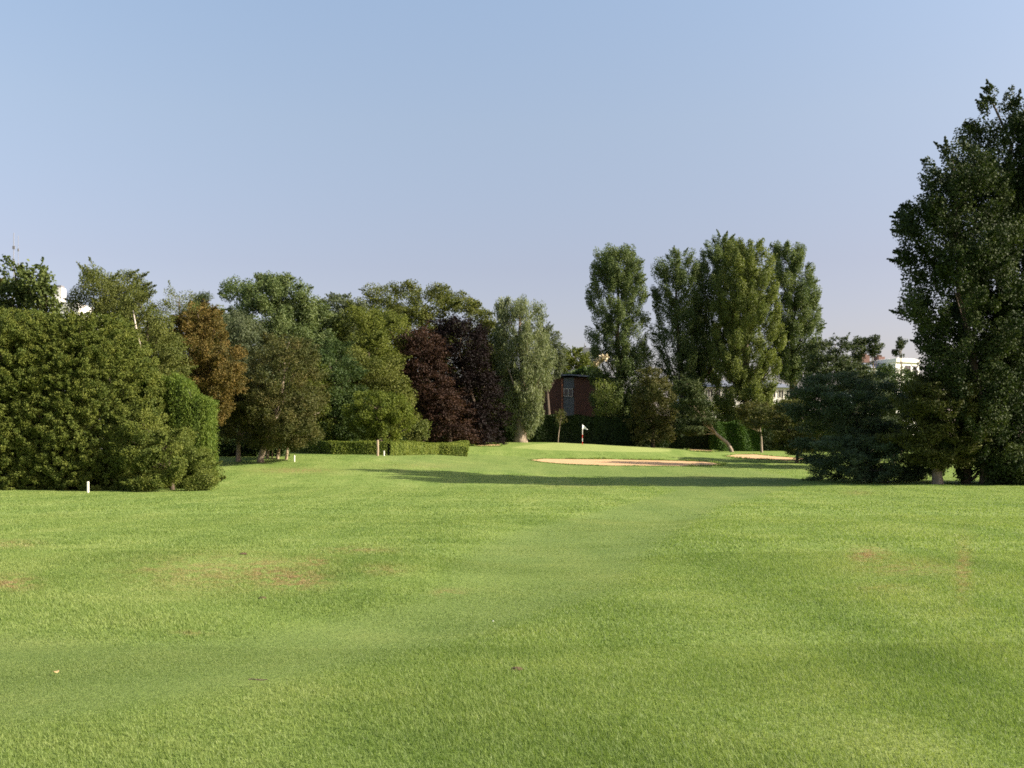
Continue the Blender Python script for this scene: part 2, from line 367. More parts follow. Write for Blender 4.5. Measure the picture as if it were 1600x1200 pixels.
# ------------------------------------------------------------------ grass blades
def grass():
    rng = np.random.default_rng(11)
    Vs = []; A = {'fair': [], 'green': [], 'brown': [], 'tint': []}
    def scatter(n, ya, yb, hgt, wid, xpad=.2, pts=None, power=1.0):
        if pts is None:
            Y = np.sqrt(rng.uniform(ya*ya, yb*yb, n)); X = rng.uniform(-.56-xpad, .56+xpad, n)*Y
        else: X, Y = pts
        n = len(X)
        Z = zf(X, Y); fair, green, brown = attrs_at(X, Y, Z)
        h = hgt*rng.uniform(.45, 1.2, n)*(1-.62*fair)*(1-.45*brown)
        # tufts: some patches grow longer
        h *= 1+.35*np.sin(X*1.7+np.sin(Y*1.3)*2)*np.cos(Y*1.1+X*.4)
        wd = wid*rng.uniform(.6, 1.4, n)
        th = rng.uniform(0, math.pi, n); lean = rng.normal(0, .45, (n, 2))*h[:, None]; lean[:, 0] -= .25*h
        dx = np.cos(th)*wd*.5; dy = np.sin(th)*wd*.5
        P = np.stack([np.stack([X-dx, Y-dy, Z-.004], 1), np.stack([X+dx, Y+dy, Z-.004], 1), np.stack([X+lean[:, 0], Y+lean[:, 1], Z+h], 1)], 1)
        Vs.append(P.reshape(-1, 3)); t = rng.uniform(0, 1, n); t = np.where(rng.random(n) < .985, t*.93, t*.07+.93)
        for k, v in (('fair', fair), ('green', green), ('brown', brown), ('tint', t)): A[k].append(v)
    scatter(480000, 3.9, 8, .027, .0048)
    scatter(530000, 8, 15, .028, .0075)
    scatter(370000, 15, 28, .032, .014)
    scatter(290000, 28, 60, .038, .030)
    scatter(160000, 60, 104, .04, .06)
    # longer grass along the bunker lip
    for k, P in BP.items():
        n = 4000 if k == 'main' else 900
        i = rng.integers(0, len(P), n); f = rng.random(n)[:, None]; Q = P[i]*(1-f)+P[(i+1) % len(P)]*f
        c = P.mean(0); Q = c+(Q-c)*rng.uniform(1.0, 1.05, n)[:, None]
        scatter(n, 0, 0, .20, .10, pts=(Q[:, 0], Q[:, 1]))
    V = np.vstack(Vs)
    o = raw_mesh('grass', V, np.arange(len(V)), 3, M['blades'], attrs={k: ('FACE', np.concatenate(v)) for k, v in A.items()})
    tag(o, 'short green lawn grass covering the near fairway and rough', 'grass', kind='stuff')
grass()

# ------------------------------------------------------------------ foliage
def unit(a): return a/np.maximum(np.linalg.norm(a, axis=1, keepdims=True), 1e-9)
def leaf_cards(name, Pc, N, T, ln, wd, tint, mat, parent):
    """Pc centres, N normals, T long-axis hints"""
    T = unit(T-N*np.sum(T*N, 1, keepdims=True)); B = np.cross(N, T)
    l = (ln*.5)[:, None]; w_ = (wd*.5)[:, None]
    V = np.stack([Pc-T*l, Pc+B*w_-T*l*.15+N*w_*.25, Pc+T*l, Pc-B*w_-T*l*.15+N*w_*.25], 1).reshape(-1, 3)
    return raw_mesh(name, V, np.arange(len(V)), 4, mat, parent, attrs={'tint': ('FACE', tint)})
STY = dict(lump=.13, sprig=.16, spup=.9, cl=.16, az=1.0, cover=6.0, ll=.15, lw=.11, ow=.65, rnd=.8, up=.3, surf=.45, poke=.35, droop=0.0, bot=1.0, clumps=1.0, axis='rand', up_tilt=0.0)
def crown_pts(prof, Yc, depth, rng, s, area):
    """prof: (z, cx, half width) from top to bottom; returns leaf arrays"""
    prof = sorted(prof); zs = np.array([p[0] for p in prof]); cx = np.array([p[1] for p in prof]); hw = np.array([p[2] for p in prof])
    H = zs[-1]-zs[0]; wmax = hw.max()
    cr_ = s['cl']*wmax*2 if s.get('clr') is None else s['clr']
    zz = np.linspace(zs[0], zs[-1], 200); h_ = np.interp(zz, zs, hw)
    pdf = h_+.02*wmax; cdf = np.cumsum(pdf); cdf /= cdf[-1]
    ncl = int(max(8, s['clumps']*area/(math.pi*cr_*cr_*s['az'])*5.5))
    z = np.interp(rng.random(ncl), cdf, zz); hwz = np.interp(z, zs, hw); cxz = np.interp(z, zs, cx)
    rad = rng.random(ncl)**s['surf']
    th = rng.uniform(0, 2*math.pi, ncl)
    # favour the side the picture shows, keep the back
    flip = (np.sin(th) > 0) & (rng.random(ncl) < .35); th = np.where(flip, -th, th)
    rr = cr_*rng.uniform(.55, 1.3, ncl)*np.clip(hwz/(wmax*.6), .45, 1)
    ux = np.cos(th)*rad; uy = np.sin(th)*rad
    even = rng.random(ncl) < .5; u2 = rng.uniform(-1, 1, ncl); ux = np.where(even, u2, ux); uy = np.where(even, np.sign(uy)*np.sqrt(1-u2**2)*rad, uy)
    # uneven outline: boughs that reach further in some directions than others
    ph = rng.uniform(0, 6.28, 6); tt = np.arctan2(uy, ux); zr = z/cr_
    bump = (np.sin(2*tt+zr*.55+ph[0])+np.sin(3*tt-zr*.9+ph[1])+.8*np.sin(zr*1.3+tt+ph[2])+.7*np.sin(5*tt+zr*1.7+ph[3]))/3.5
    hwz = hwz*(1+s['lump']*bump)
    r_in = np.maximum(hwz-rr*(1-s['poke'])*.8, hwz*.3)
    C = np.stack([cxz+ux*r_in, Yc+uy*np.maximum(depth*hwz/wmax-rr*(1-s['poke']), .1), np.minimum(z, zs[-1]-rr*s['az']*.75)], 1)
    N_ = int(s['cover']*area/(.5*s['ll']*s['lw']))
    w_ = rr**2; ci = rng.choice(ncl, N_, p=w_/w_.sum())
    d = unit(rng.normal(size=(N_, 3))); q = rng.random(N_)**.38
    rc = rr[ci][:, None]*np.array([1, 1, s['az']])
    off = d*q[:, None]*rc
    if s['up_tilt']:     # branches sweep upward: clumps sheared outwards with height
        out = unit(np.column_stack([C[:, 0]-cxz, C[:, 1]-Yc, np.zeros(ncl)]))[ci]
        off = off+out*(off[:, 2:3])*s['up_tilt']
    P = C[ci]+off
    if s['droop']:
        hd = np.hypot(off[:, 0], off[:, 1])/np.maximum(rr[ci], .01); P[:, 2] -= s['droop']*rr[ci]*hd**2
    # thin leafy twigs sticking out of the crown
    isp = rng.random(N_) < s['sprig']; nsp = int(isp.sum())
    if nsp:
        sel = rng.choice(ncl, max(6, int(ncl*.8))); out = unit(np.column_stack([C[sel, 0]-cxz[sel], (C[sel, 1]-Yc), np.zeros(len(sel))])+np.array([0, 0, s['spup']])+rng.normal(0, .3, (len(sel), 3)))
        L_ = cr_*rng.uniform(.7, 1.65, len(sel)); j = rng.integers(0, len(sel), nsp); f = rng.random(nsp)**.8
        P[isp] = C[sel][j]+out[j]*(L_[j]*f)[:, None]+rng.normal(size=(nsp, 3))*(.16*cr_*(1.15-f))[:, None]
    N = unit(d*s['ow']+rng.normal(size=(N_, 3))*s['rnd']+np.array([0, 0, s['up']]))
    if s['axis'] == 'down': T = rng.normal(size=(N_, 3))*.25+np.array([0, 0, -1])
    elif s['axis'] == 'out': T = d+rng.normal(size=(N_, 3))*.35+np.array([0, 0, .35])
    elif s['axis'] == 'flat': T = rng.normal(size=(N_, 3))*np.array([1, 1, .15])
    else: T = rng.normal(size=(N_, 3))
    ct = rng.random(ncl); tint = np.clip(.55*ct[ci]+.45*rng.random(N_), 0, 1)
    if s.get('tz'):   # natural colour drift through the crown of mixed shoots
        tint = np.clip(tint+.12*np.sin(P[:, 0]*.9+P[:, 2]*.7+3*ct[0]), 0, 1)
    sz = rng.uniform(.7, 1.3, N_)
    return P, N, T, sz*s['ll'], sz*s['lw'], tint, C, rr
def tree(name, label, cat, Y, prof_px, leaf, style, base=None, trunk=None, group=None, seed=1, depth=None, bark='bark', clear=True, limbs=14):
    s = dict(STY); s.update(style); rng = np.random.default_rng(seed*7919+13)
    pr = [(wz(r, Y), wx((a+b)/2, Y), (b-a)/2/F*Y) for r, a, b in prof_px]
    if not s.get('nolobe'):
        pass
    zs = [p[0] for p in pr]; area = sum(abs(pr[i][0]-pr[i+1][0])*(pr[i][2]+pr[i+1][2]) for i in range(len(pr)-1))
    wmax = max(p[2] for p in pr); dp = depth if depth else wmax*.95
    bx = wx(base if base is not None else (prof_px[-1][1]+prof_px[-1][2])/2, Y); bz = float(zf(bx, Y))
    e = empty(name, (bx, Y, bz), label, cat, group)
    P, N, T, ln, wd, tint, C, rr = crown_pts(pr, Y, dp, rng, s, area)
    gz = zf(P[:, 0], P[:, 1]); P[:, 2] = np.maximum(P[:, 2], gz+.03+rng.random(len(P))*.12)
    leaf_cards('crown', P, N, T, ln, wd, tint, L[leaf], e)
    tb = MB(); H = max(zs)-bz; r0 = trunk if trunk else .018*H+.05
    ax = sorted(pr); azs = [p[0] for p in ax]; axx = [p[1] for p in ax]
    pts = [(bx, Y, bz-.3)]; rd = [r0*1.45]
    for f in (.03, .12, .25, .4, .55, .7, .85, .95):
        z = bz+H*f; tx = float(np.interp(z, azs, axx)) if z > azs[0] else bx+(axx[0]-bx)*max(0, (z-bz)/max(azs[0]-bz, .1))
        tx = bx+(tx-bx)*min(1, f*1.6); pts.append((tx+rng.normal(0, .012*H*f), Y+rng.normal(0, .012*H*f), z)); rd.append(r0*(1.08-f)**1.1)
    tb.tube(pts, rd, 8)
    for k in rng.choice(len(C), min(limbs, len(C)), replace=False):
        c = C[k]; f = np.clip((c[2]-bz)/H-.18, .25, .85); i = int(f*8); p0 = Vector(pts[min(i+1, 8)]); p1 = Vector(c)
        if p1.z < p0.z+.02*H: continue
        mid_ = p0.lerp(p1, .5)+Vector((rng.normal(0, .1), rng.normal(0, .1), -.04*(p1-p0).length)); rr_ = r0*(1.08-f)*.42
        tb.tube([p0, mid_, p1], [rr_, rr_*.6, rr_*.2], 5)
    tb.build('trunk', M[bark], e, smooth=True)
    return e
def hedge(name, label, Y_pts, w_, leaf, top_rows=None, h=None, seed=3, ll=.10, lw=.06, dens=420, group=None, rnd=.9, wav=.03, fuzz=.035):
    """clipped hedge following a line of ground points; solid core of twigs inside a skin of leaves"""
    rng = np.random.default_rng(seed); pts = [np.array(p, float) for p in Y_pts]
    e = empty(name, (pts[0][0], pts[0][1], float(zf(*pts[0][:2]))), label, 'hedge', group)
    P = []; N = []; core = MB(); tn = []
    for i in range(len(pts)-1):
        a, b = pts[i], pts[i+1]; d = b[:2]-a[:2]; Ln = np.linalg.norm(d); d /= Ln; nrm = np.array([d[1], -d[0]])
        if nrm[1] > 0: nrm = -nrm
        m = max(2, int(Ln/1.0)); 
        sec = []
        for k in range(m+1):
            f = k/m; c = a[:2]+(b[:2]-a[:2])*f; gz = float(zf(*c)); hh = a[2]+(b[2]-a[2])*f
            ww = w_/2-.06-wav*1.1; q = []
            for sgn, z in ((1, gz-.1), (1, gz+hh-.10-wav), (-1, gz+hh-.10-wav), (-1, gz-.1)):
                p = c+nrm*ww*sgn; q.append((p[0], p[1], z))
            sec.append(q)
        vs = [v for q in sec for v in q]; fs = []
        for k in range(m):
            for j in range(4): fs.append((k*4+j, k*4+(j+1) % 4, (k+1)*4+(j+1) % 4, (k+1)*4+j))
        fs += [(0, 1, 2, 3), (m*4+3, m*4+2, m*4+1, m*4)]
        core.add(vs, fs)
        H_ = max(a[2], b[2]); ext = w_*.45*((i == 0)+(i == len(pts)-2)); n = int(dens*(Ln+ext)*(2*H_+w_)); f = rng.uniform(-w_/2/Ln*.9 if i == 0 else -.02, 1+(w_/2/Ln*.9 if i == len(pts)-2 else .02), n)
        hh = a[2]+(b[2]-a[2])*np.clip(f, 0, 1); u = rng.uniform(0, 2*H_+w_, n)
        side = np.where(u < H_, 1, np.where(u < H_+w_, 0, -1))
        tz = np.where(side == 1, u/H_, np.where(side == 0, 1, (u-H_-w_)/H_)); off = np.where(side == 0, (u-H_)/w_-.5, side*.5)*w_
        c = a[None, :2]+(b-a)[None, :2]*f[:, None]; XY = c+nrm*off[:, None]
        wv = wav*np.sin(f*Ln*2.1+tz*2)+rng.normal(0, fuzz, n); XY += nrm*(np.where(side == 0, 0, side)*wv)[:, None]
        Z = zf(c[:, 0], c[:, 1])+tz*hh+np.where(side == 0, wv, 0)
        P.append(np.column_stack([XY, Z])); nn = np.where(side[:, None] == 0, np.array([[0, 0, 1.]]), np.column_stack([nrm[0]*side, nrm[1]*side, np.zeros(n)+.2])); N.append(nn)
        tn.append(.4*(.5+.5*np.sin(f*Ln*5.0+np.sin(f*Ln*1.3)*3))+.6*rng.random(n))
        # ends
        for endp, sg in ((a, -1), (b, 1)):
            if (sg < 0 and i > 0) or (sg > 0 and i < len(pts)-2): continue
            n2 = int(dens*w_*H_); o_ = rng.uniform(-.5, .5, n2)*w_; z_ = rng.random(n2)
            XY = endp[:2]+d*sg*w_*.45+nrm*o_[:, None]+d*rng.normal(0, fuzz, n2)[:, None]
            P.append(np.column_stack([XY, zf(XY[:, 0], XY[:, 1])+z_*endp[2]])); N.append(np.tile([d[0]*sg, d[1]*sg, .2], (n2, 1))); tn.append(rng.random(n2))
    P = np.vstack(P); N = np.vstack(N); tn = np.clip(np.concatenate(tn), 0, 1); n = len(P)
    N = unit(N+rng.normal(size=(n, 3))*rnd*.6); sz = rng.uniform(.7, 1.4, n)
    leaf_cards('foliage', P, N, rng.normal(size=(n, 3))*.5+np.array([0, 0, 1]), sz*ll, sz*lw, tn, L[leaf], e)
    core.build('twig_core', M['twigs'], e)
    return e

# styles
S_pop = dict(lump=.07, clr=.66, az=1.9, cover=9.5, ll=.17, lw=.145, up_tilt=.22, surf=.6, poke=1.0, up=.2, clumps=1.0, spup=1.8, sprig=.16)
S_far = dict(clr=.75, az=.85, cover=7.5, ll=.165, lw=.12, poke=.85)
S_fine = dict(clr=.65, az=.9, cover=7.0, ll=.155, lw=.10, poke=.85)
S_near = dict(clr=.42, az=.9, cover=7.5, ll=.105, lw=.07, poke=.85, rnd=.85)
S_bush = dict(lump=.03, clr=.25, az=.9, cover=10, ow=.35, up=.4, ll=.092, lw=.06, poke=.6, surf=.22, rnd=1.0, sprig=.26)
S_pine = dict(clr=.72, az=.42, cover=7.0, ll=.22, lw=.055, sprig=.1, poke=.8, axis='out', rnd=.7, up=.7, droop=-.35, surf=.7, clumps=.62, lump=.3)
S_beech = dict(clr=.95, az=.34, cover=6.5, ll=.19, lw=.14, lump=.2, spup=.3, poke=.6, up=.9, droop=.35)

# ---- left: thicket
G = 'overgrown shrubs of the left thicket'
tree('shrub', 'tall olive green overgrown shrub at the left edge of the photo', 'shrub', 58.5, [(486,-90,60),(505,-120,120),(560,-140,150),(640,-140,150),(720,-140,150),(764,-140,140)], 'thicket', S_bush, group=G, seed=1, depth=3.4)
tree('shrub', 'wide olive green shrub behind the lone white stake', 'shrub', 58.5, [(492,70,190),(525,30,225),(580,0,250),(650,-10,262),(720,-10,268),(764,0,262)], 'thicket', S_bush, group=G, seed=2, depth=3.2)
tree('shrub', 'lower arching shrub at the right end of the thicket beside the clipped conifer', 'shrub', 57.0, [(635,190,235),(660,180,262),(685,180,300),(715,180,330),(745,190,343),(766,200,338)], 'thicket', dict(S_bush, poke=.6, clr=.55), group=G, seed=3, depth=2.6)
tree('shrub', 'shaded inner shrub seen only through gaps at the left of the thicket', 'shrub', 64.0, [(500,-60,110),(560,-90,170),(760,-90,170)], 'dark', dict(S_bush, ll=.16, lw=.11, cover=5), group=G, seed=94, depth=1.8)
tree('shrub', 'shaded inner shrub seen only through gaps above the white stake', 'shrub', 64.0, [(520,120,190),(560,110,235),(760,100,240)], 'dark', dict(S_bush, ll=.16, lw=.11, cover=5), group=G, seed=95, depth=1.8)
tree('maple_tree', 'dark leafy tree with two pointed tops rising over the left thicket', 'tree', 66, [(398,12,30),(425,5,44),(455,-2,52),(490,-4,60),(560,-10,60)], 'maple', dict(S_near, clr=.55, ll=.22, lw=.17), seed=5)
tree('maple_tree', 'dark leafy tree just left of the white chimney', 'tree', 65, [(414,54,70),(432,42,84),(460,40,92),(490,38,95),(560,40,90)], 'maple', dict(S_near, clr=.55, ll=.22, lw=.17), seed=6)
tree('maple_tree', 'tree crown cut by the left edge of the photo beside the mast', 'tree', 67, [(424,-40,4),(445,-60,8),(490,-70,12),(560,-70,12)], 'brownish', dict(S_near, clr=.55, ll=.2, lw=.15), seed=7)
tree('birch_tree', 'rounded grey green birch standing right of the white building', 'tree', 70, [(424,140,185),(436,122,215),(470,118,232),(520,120,240),(600,120,240)], 'birch', dict(S_near, clr=.8, axis='down'), seed=8)
b = tree('birch_tree', 'birch with a bare white stem showing through its leaves', 'tree', 67, [(455,205,222),(475,190,242),(520,185,275),(580,180,290),(660,180,290)], 'birch', dict(S_near, clr=.75, axis='down'), seed=9)
t_ = MB(); t_.tube([(wx(221,65.5), 65.5, wz(556,65.5)), (wx(218,64.7), 64.7, wz(535,64.7)), (wx(213,64.5), 64.5, wz(514,64.5)), (wx(208,65.8), 65.8, wz(485,65.8))], [.07,.06,.06,.03], 7); t_.build('stem', M['bark_birch'], b, True)
tree('birch_tree', 'thin airy birch top between the white stemmed birch and the rust coloured tree', 'tree', 72, [(450,262,280),(470,248,310),(510,240,320),(600,240,330)], 'birch', dict(S_near, clr=.7, axis='down', cover=3.6), seed=10)
tree('pine_tree', 'small dark treetop peeping over the rust coloured tree', 'tree', 98, [(457,308,322),(475,300,332),(500,298,336),(560,298,336)], 'pine', dict(S_pine, cover=4), seed=11)
tree('autumn_tree', 'rust brown autumn coloured tree above the clipped conifer', 'tree', 71, [(474,292,325),(500,275,350),(540,268,372),(570,272,386),(610,285,378),(650,292,350),(680,295,340)], 'rust', dict(S_near, clr=.5, ll=.12, lw=.085), seed=12, base=320)
tree('round_tree', 'grey green round crowned tree between the rust tree and the tall poplar clump', 'tree', 96, [(488,350,385),(505,338,405),(540,335,416),(580,335,418),(650,340,420)], 'greygreen', S_fine, seed=13)
tree('poplar_tree', 'broad many topped poplar rising highest in the left tree line', 'tree', 108, [(428,398,428),(440,372,470),(460,348,492),(500,350,522),(560,360,530),(640,370,530)], 'poplar', dict(S_pop, clr=.8, az=1.2, up_tilt=.05, spup=.8), seed=14)
tree('poplar_tree', 'lower side crown right of the broad poplar clump', 'tree', 110, [(478,470,492),(492,452,520),(540,450,532),(640,450,540)], 'poplar', dict(S_pop, clr=.8, az=1.2, up_tilt=.05, spup=.8), seed=15)
GB = 'brownish park trees at the left of the fairway'
tree('park_tree', 'brownish green tree on a bare trunk, second from the thicket', 'tree', 76, [(524,430,470),(545,400,496),(590,380,505),(640,378,510),(680,390,500),(698,400,470)], 'brownish', dict(S_near, clr=.55, ll=.125, lw=.09), base=407, trunk=.25, group=GB, seed=16, bark='bark_pale', depth=4.0)
tree('park_tree', 'brownish green tree on a slim trunk nearest the thicket', 'tree', 76.5, [(588,345,395),(615,335,420),(650,332,425),(680,338,415),(692,345,400)], 'brownish', dict(S_near, clr=.7, ll=.125, lw=.09), base=372, trunk=.18, group=GB, seed=17, bark='bark_pale')
tree('thin_tree', 'slim young trunk beside the leaning wooden stump', 'tree', 78, [(650,405,440),(670,400,445),(690,405,440)], 'brownish', dict(S_near, clr=.5), base=418, trunk=.13, seed=18, bark='bark_pale', limbs=5)
tree('dark_tree', 'dark green tree filling the gap right of the brownish trees', 'tree', 92, [(545,490,530),(570,475,560),(620,470,575),(660,478,570),(688,480,565)], 'dark', S_far, seed=19)
tree('dark_tree', 'mid green tree half hidden behind the brownish trees', 'tree', 90, [(560,450,500),(590,440,515),(640,445,520),(690,450,515)], 'oak', S_fine, seed=20)
tree('dome_tree', 'broad olive green dome shaped tree behind the small round tree', 'tree', 98, [(543,555,600),(565,530,622),(600,525,640),(640,525,652),(675,530,655),(688,535,650)], 'lime', dict(S_far, clr=1.2), seed=21)
tree('oak_tree', 'yellow green oak crown under the tall far tree', 'tree', 110, [(482,555,600),(495,530,640),(525,522,645),(570,520,625),(640,520,620)], 'oak', dict(S_far, clr=1.1), seed=22)
tree('far_tree', 'pale distant tree between the poplar clump and the tall far tree', 'tree', 135, [(459,518,545),(472,498,570),(500,492,580),(560,492,580)], 'greygreen', dict(S_far, ll=.24, lw=.17), seed=23)
tree('far_tree', 'far green tree filling the skyline left of the big bushy tree', 'tree', 140, [(474,560,580),(490,540,600),(520,530,610),(600,530,610)], 'oak', S_far, seed=90)
tree('far_tree', 'far tree between the broad poplar clump and the rust coloured tree', 'tree', 118, [(478,318,350),(495,305,370),(530,300,380),(620,300,380)], 'oak', S_far, seed=91)
tree('far_tree', 'dark tree in the gap between the brownish trees and the dome shaped tree', 'tree', 104, [(530,505,535),(550,490,560),(600,485,565),(680,485,565)], 'dark', S_far, seed=92)
tree('far_tree', 'far tree filling the skyline just left of the willow', 'tree', 140, [(500,745,765),(520,735,790),(560,730,800),(650,730,810)], 'oak', S_far, seed=93)
tree('big_tree', 'big bushy tree with a bumpy top behind the copper beeches', 'tree', 126, [(447,600,690),(458,580,722),(485,576,752),(520,580,768),(600,590,775),(680,590,775)], 'lime', dict(S_far, clr=1.1, ll=.2, lw=.15), seed=24)
tree('small_round_tree', 'small golden green round tree behind the low hedge', 'tree', 86.5, [(612,566,612),(622,550,634),(645,540,646),(668,545,642),(683,562,625)], 'golden', dict(S_near, clr=.5, ll=.13, lw=.10, sprig=.06, lump=.06), base=593, trunk=.4, seed=25)
tree('elder_bush', 'pale green bush at the right foot of the dome shaped tree', 'bush', 97, [(655,650,662),(668,642,668),(688,642,668)], 'poplar_yellow', dict(S_fine, clr=.5), seed=26)
tree('copper_beech', 'rust tinted copper beech with level layered branches', 'tree', 113, [(510,630,670),(530,615,695),(570,610,700),(610,628,715),(650,650,740),(688,660,745)], 'beech_rust', S_beech, seed=27)
tree('copper_beech', 'blackish purple copper beech beside the willow', 'tree', 117, [(494,700,735),(510,675,762),(550,662,772),(600,662,778),(650,690,795),(690,700,800)], 'beech_dark', dict(S_beech, az=.7, cover=6), seed=28)
S_will = dict(clr=.75, az=1.8, cover=7.5, ll=.34, lw=.085, sprig=.08, axis='down', rnd=.6, up=.15, poke=.15, surf=.45, lump=.06)
tree('willow_tree', 'silvery green willow with two soft tops and a short pale trunk', 'tree', 122.5, [(466,783,806),(485,770,850),(520,766,862),(560,768,868),(600,772,866),(640,782,856),(670,792,842)], 'willow', S_will, base=813, trunk=.75, bark='bark_pale', seed=29)
tree('far_tree', 'blue green feathery tree just right of the willow', 'tree', 134, [(508,838,862),(530,835,876),(560,840,884),(596,840,872)], 'greygreen', dict(S_fine, ll=.3), seed=30)
tree('far_tree', 'green tree rising over the brick building', 'tree', 165, [(543,880,902),(556,874,925),(580,868,940),(640,868,945)], 'oak', dict(S_far, ll=.26, lw=.2), seed=31)
# ---- mid poplars
GP = 'tall poplars behind the green'
tree('poplar_tree', 'tall poplar standing alone right of the brick building', 'tree', 138, [(386,950,975),(400,932,1000),(440,924,1006),(500,921,1010),(560,922,1014),(620,926,1014),(680,940,1008)], 'poplar', S_pop, base=962, group=GP, seed=32)
tree('poplar_tree', 'slender open crowned poplar with sky showing through', 'tree', 142, [(390,1048,1072),(410,1026,1084),(460,1018,1092),(520,1020,1098),(580,1026,1100),(680,1030,1100)], 'poplar', dict(S_pop, cover=6.5), group=GP, seed=33)
tree('poplar_tree', 'highest dark poplar in the middle of the poplar group', 'tree', 144, [(367,1120,1142),(382,1100,1160),(420,1090,1180),(500,1075,1190),(550,1060,1175),(580,1062,1160),(600,1068,1100)], 'poplar', S_pop, group=GP, seed=34)
tree('poplar_tree', 'bright yellow green poplar in front of the poplar group', 'tree', 136, [(376,1150,1190),(400,1128,1205),(460,1118,1214),(540,1112,1222),(580,1112,1218),(612,1118,1205),(662,1118,1200)], 'poplar_yellow', dict(S_pop, cover=10), base=1168, group=GP, seed=35)
tree('poplar_tree', 'rightmost poplar of the group with a wide lower crown', 'tree', 146, [(380,1205,1240),(400,1198,1260),(450,1195,1274),(520,1200,1282),(555,1200,1278),(585,1205,1268),(594,1215,1262)], 'poplar', S_pop, group=GP, seed=36)
tree('thorn_tree', 'brown tinged small tree left of the leaning pine', 'tree', 128, [(574,1005,1025),(595,992,1046),(630,985,1056),(660,985,1056),(690,990,1050)], 'brownish', dict(S_fine, ll=.26), seed=37)
e = tree('leaning_pine', 'pine with a slanting trunk in front of the dark hedge', 'tree', 124, [(592,1062,1085),(608,1050,1098),(632,1048,1112),(655,1055,1118),(680,1058,1105)], 'pine', dict(S_pine, clr=.95, ll=.36, lw=.1), base=1143, trunk=.22, seed=38, bark='bark_pale')
tree('young_tree', 'young tree with a thin straight trunk before the dark hedge', 'tree', 124, [(628,1160,1195),(642,1150,1212),(658,1156,1214),(668,1170,1205)], 'brownish', dict(S_fine, ll=.25), base=1190, trunk=.15, seed=39, bark='bark_pale')
tree('sapling', 'small thin sapling behind the green left of the flag', 'tree', 124, [(640,870,880),(652,866,886),(665,868,884)], 'brownish', dict(S_fine, ll=.2, cover=2, clr=.4), base=872, trunk=.06, seed=40, bark='bark_pale', limbs=6)
tree('young_tree', 'light green young tree in front of the lone poplar', 'tree', 130, [(592,930,950),(610,928,962),(640,928,966),(655,935,960)], 'poplar_yellow', dict(S_fine, ll=.28, cover=3), base=943, trunk=.13, seed=41)
GS_ = 'garden shrubs in front of the long white house'
for k_, (x_, r_, w_, lb_) in enumerate(((1086, 622, 26, 'leftmost garden shrub half hidden by the leaning pine'), (1120, 628, 24, 'garden shrub below the left windows of the long white house'), (1176, 625, 26, 'garden shrub behind the yellow green poplar'), (1206, 626, 20, 'small garden shrub behind the white boat'), (1240, 620, 24, 'round garden shrub at the right end of the long white house'))):
    tree('garden_shrub', lb_, 'shrub', 143+k_*.8, [(r_, x_-w_*.5, x_+w_*.5), (r_+12, x_-w_, x_+w_), (r_+30, x_-w_, x_+w_), (r_+42, x_-w_, x_+w_)], ('dark', 'oak', 'lime', 'dark', 'oak')[k_], dict(S_fine, ll=.26, lw=.17, cover=4.2), group=GS_, seed=80+k_, limbs=5)
# ---- right: pines and big poplars
tree('pine_tree', 'dark rounded pine at the back left of the right hand pines', 'pine', 92, [(527,1288,1318),(540,1268,1336),(575,1258,1352),(610,1262,1400),(680,1270,1400)], 'pine', dict(S_pine, clr=.9, ll=.30, lw=.09), seed=50)
tree('pine_tree', 'yellowish pine reaching low beside the right sand bunker', 'pine', 100, [(626,1215,1262),(645,1180,1275),(670,1175,1280),(700,1212,1285),(708,1222,1285)], 'pine_yellow', dict(S_pine, clr=.8, ll=.28, lw=.08), base=1245, seed=51)
tree('pine_tree', 'blue green spreading pine at the front left of the right hand pines', 'pine', 68, [(585,1290,1380),(605,1232,1420),(635,1215,1440),(680,1240,1450),(720,1262,1450),(752,1266,1440)], 'pine_blue', dict(S_pine, clr=.75), base=1360, seed=52, depth=4)
tree('pine_tree', 'low dense dark pine touching the grass in front of the blue green pine', 'pine', 63, [(680,1290,1350),(700,1264,1420),(730,1264,1440),(752,1270,1430)], 'pine_blue', dict(S_pine, clr=.6), base=1350, seed=53, depth=2.5)
tree('pine_tree', 'pine with a thick pale trunk showing below its branches', 'pine', 60.5, [(585,1420,1490),(610,1390,1520),(650,1385,1535),(700,1395,1530),(722,1410,1510),(732,1430,1490)], 'pine_yellow', dict(S_pine, clr=.7), base=1465, trunk=.32, bark='bark_pale', seed=54)
e = tree('pine_tree', 'pine with a reddish forked trunk next to the pale trunk', 'pine', 61.5, [(620,1480,1540),(660,1460,1570),(700,1465,1560),(728,1480,1550)], 'pine', dict(S_pine, clr=.7), base=1510, trunk=.28, bark='bark', seed=55)
t_ = MB(); t_.tube([(wx(1513,61.5), 61.5, wz(752,61.5)), (wx(1522,61.3), 61.3, wz(747,61.3)), (wx(1530,61), 61, wz(735,61))], [.13,.10,.07], 6); t_.build('side_stem', M['bark'], e, True)
tree('shrub', 'dark leafy shrub at the right edge below the giant poplars', 'shrub', 60, [(690,1560,1640),(710,1545,1680),(740,1542,1690),(760,1550,1690)], 'maple', dict(S_near, clr=.55), seed=56, depth=2)
tree('tufted_pine', 'left of the two tufted pines with round heads before the white house', 'pine', 116, [(526,1332,1345),(534,1326,1352),(548,1328,1352),(562,1334,1348)], 'pine', dict(S_pine, clr=.55, ll=.24, lw=.1, az=.8), base=1342, trunk=.16, seed=57, bark='bark_pale')
tree('tufted_pine', 'right of the two tufted pines, next to the brick chimney', 'pine', 116, [(525,1356,1372),(534,1351,1380),(545,1352,1379),(556,1360,1372)], 'pine', dict(S_pine, clr=.55, ll=.24, lw=.1, az=.8), base=1362, trunk=.16, seed=58, bark='bark_pale')
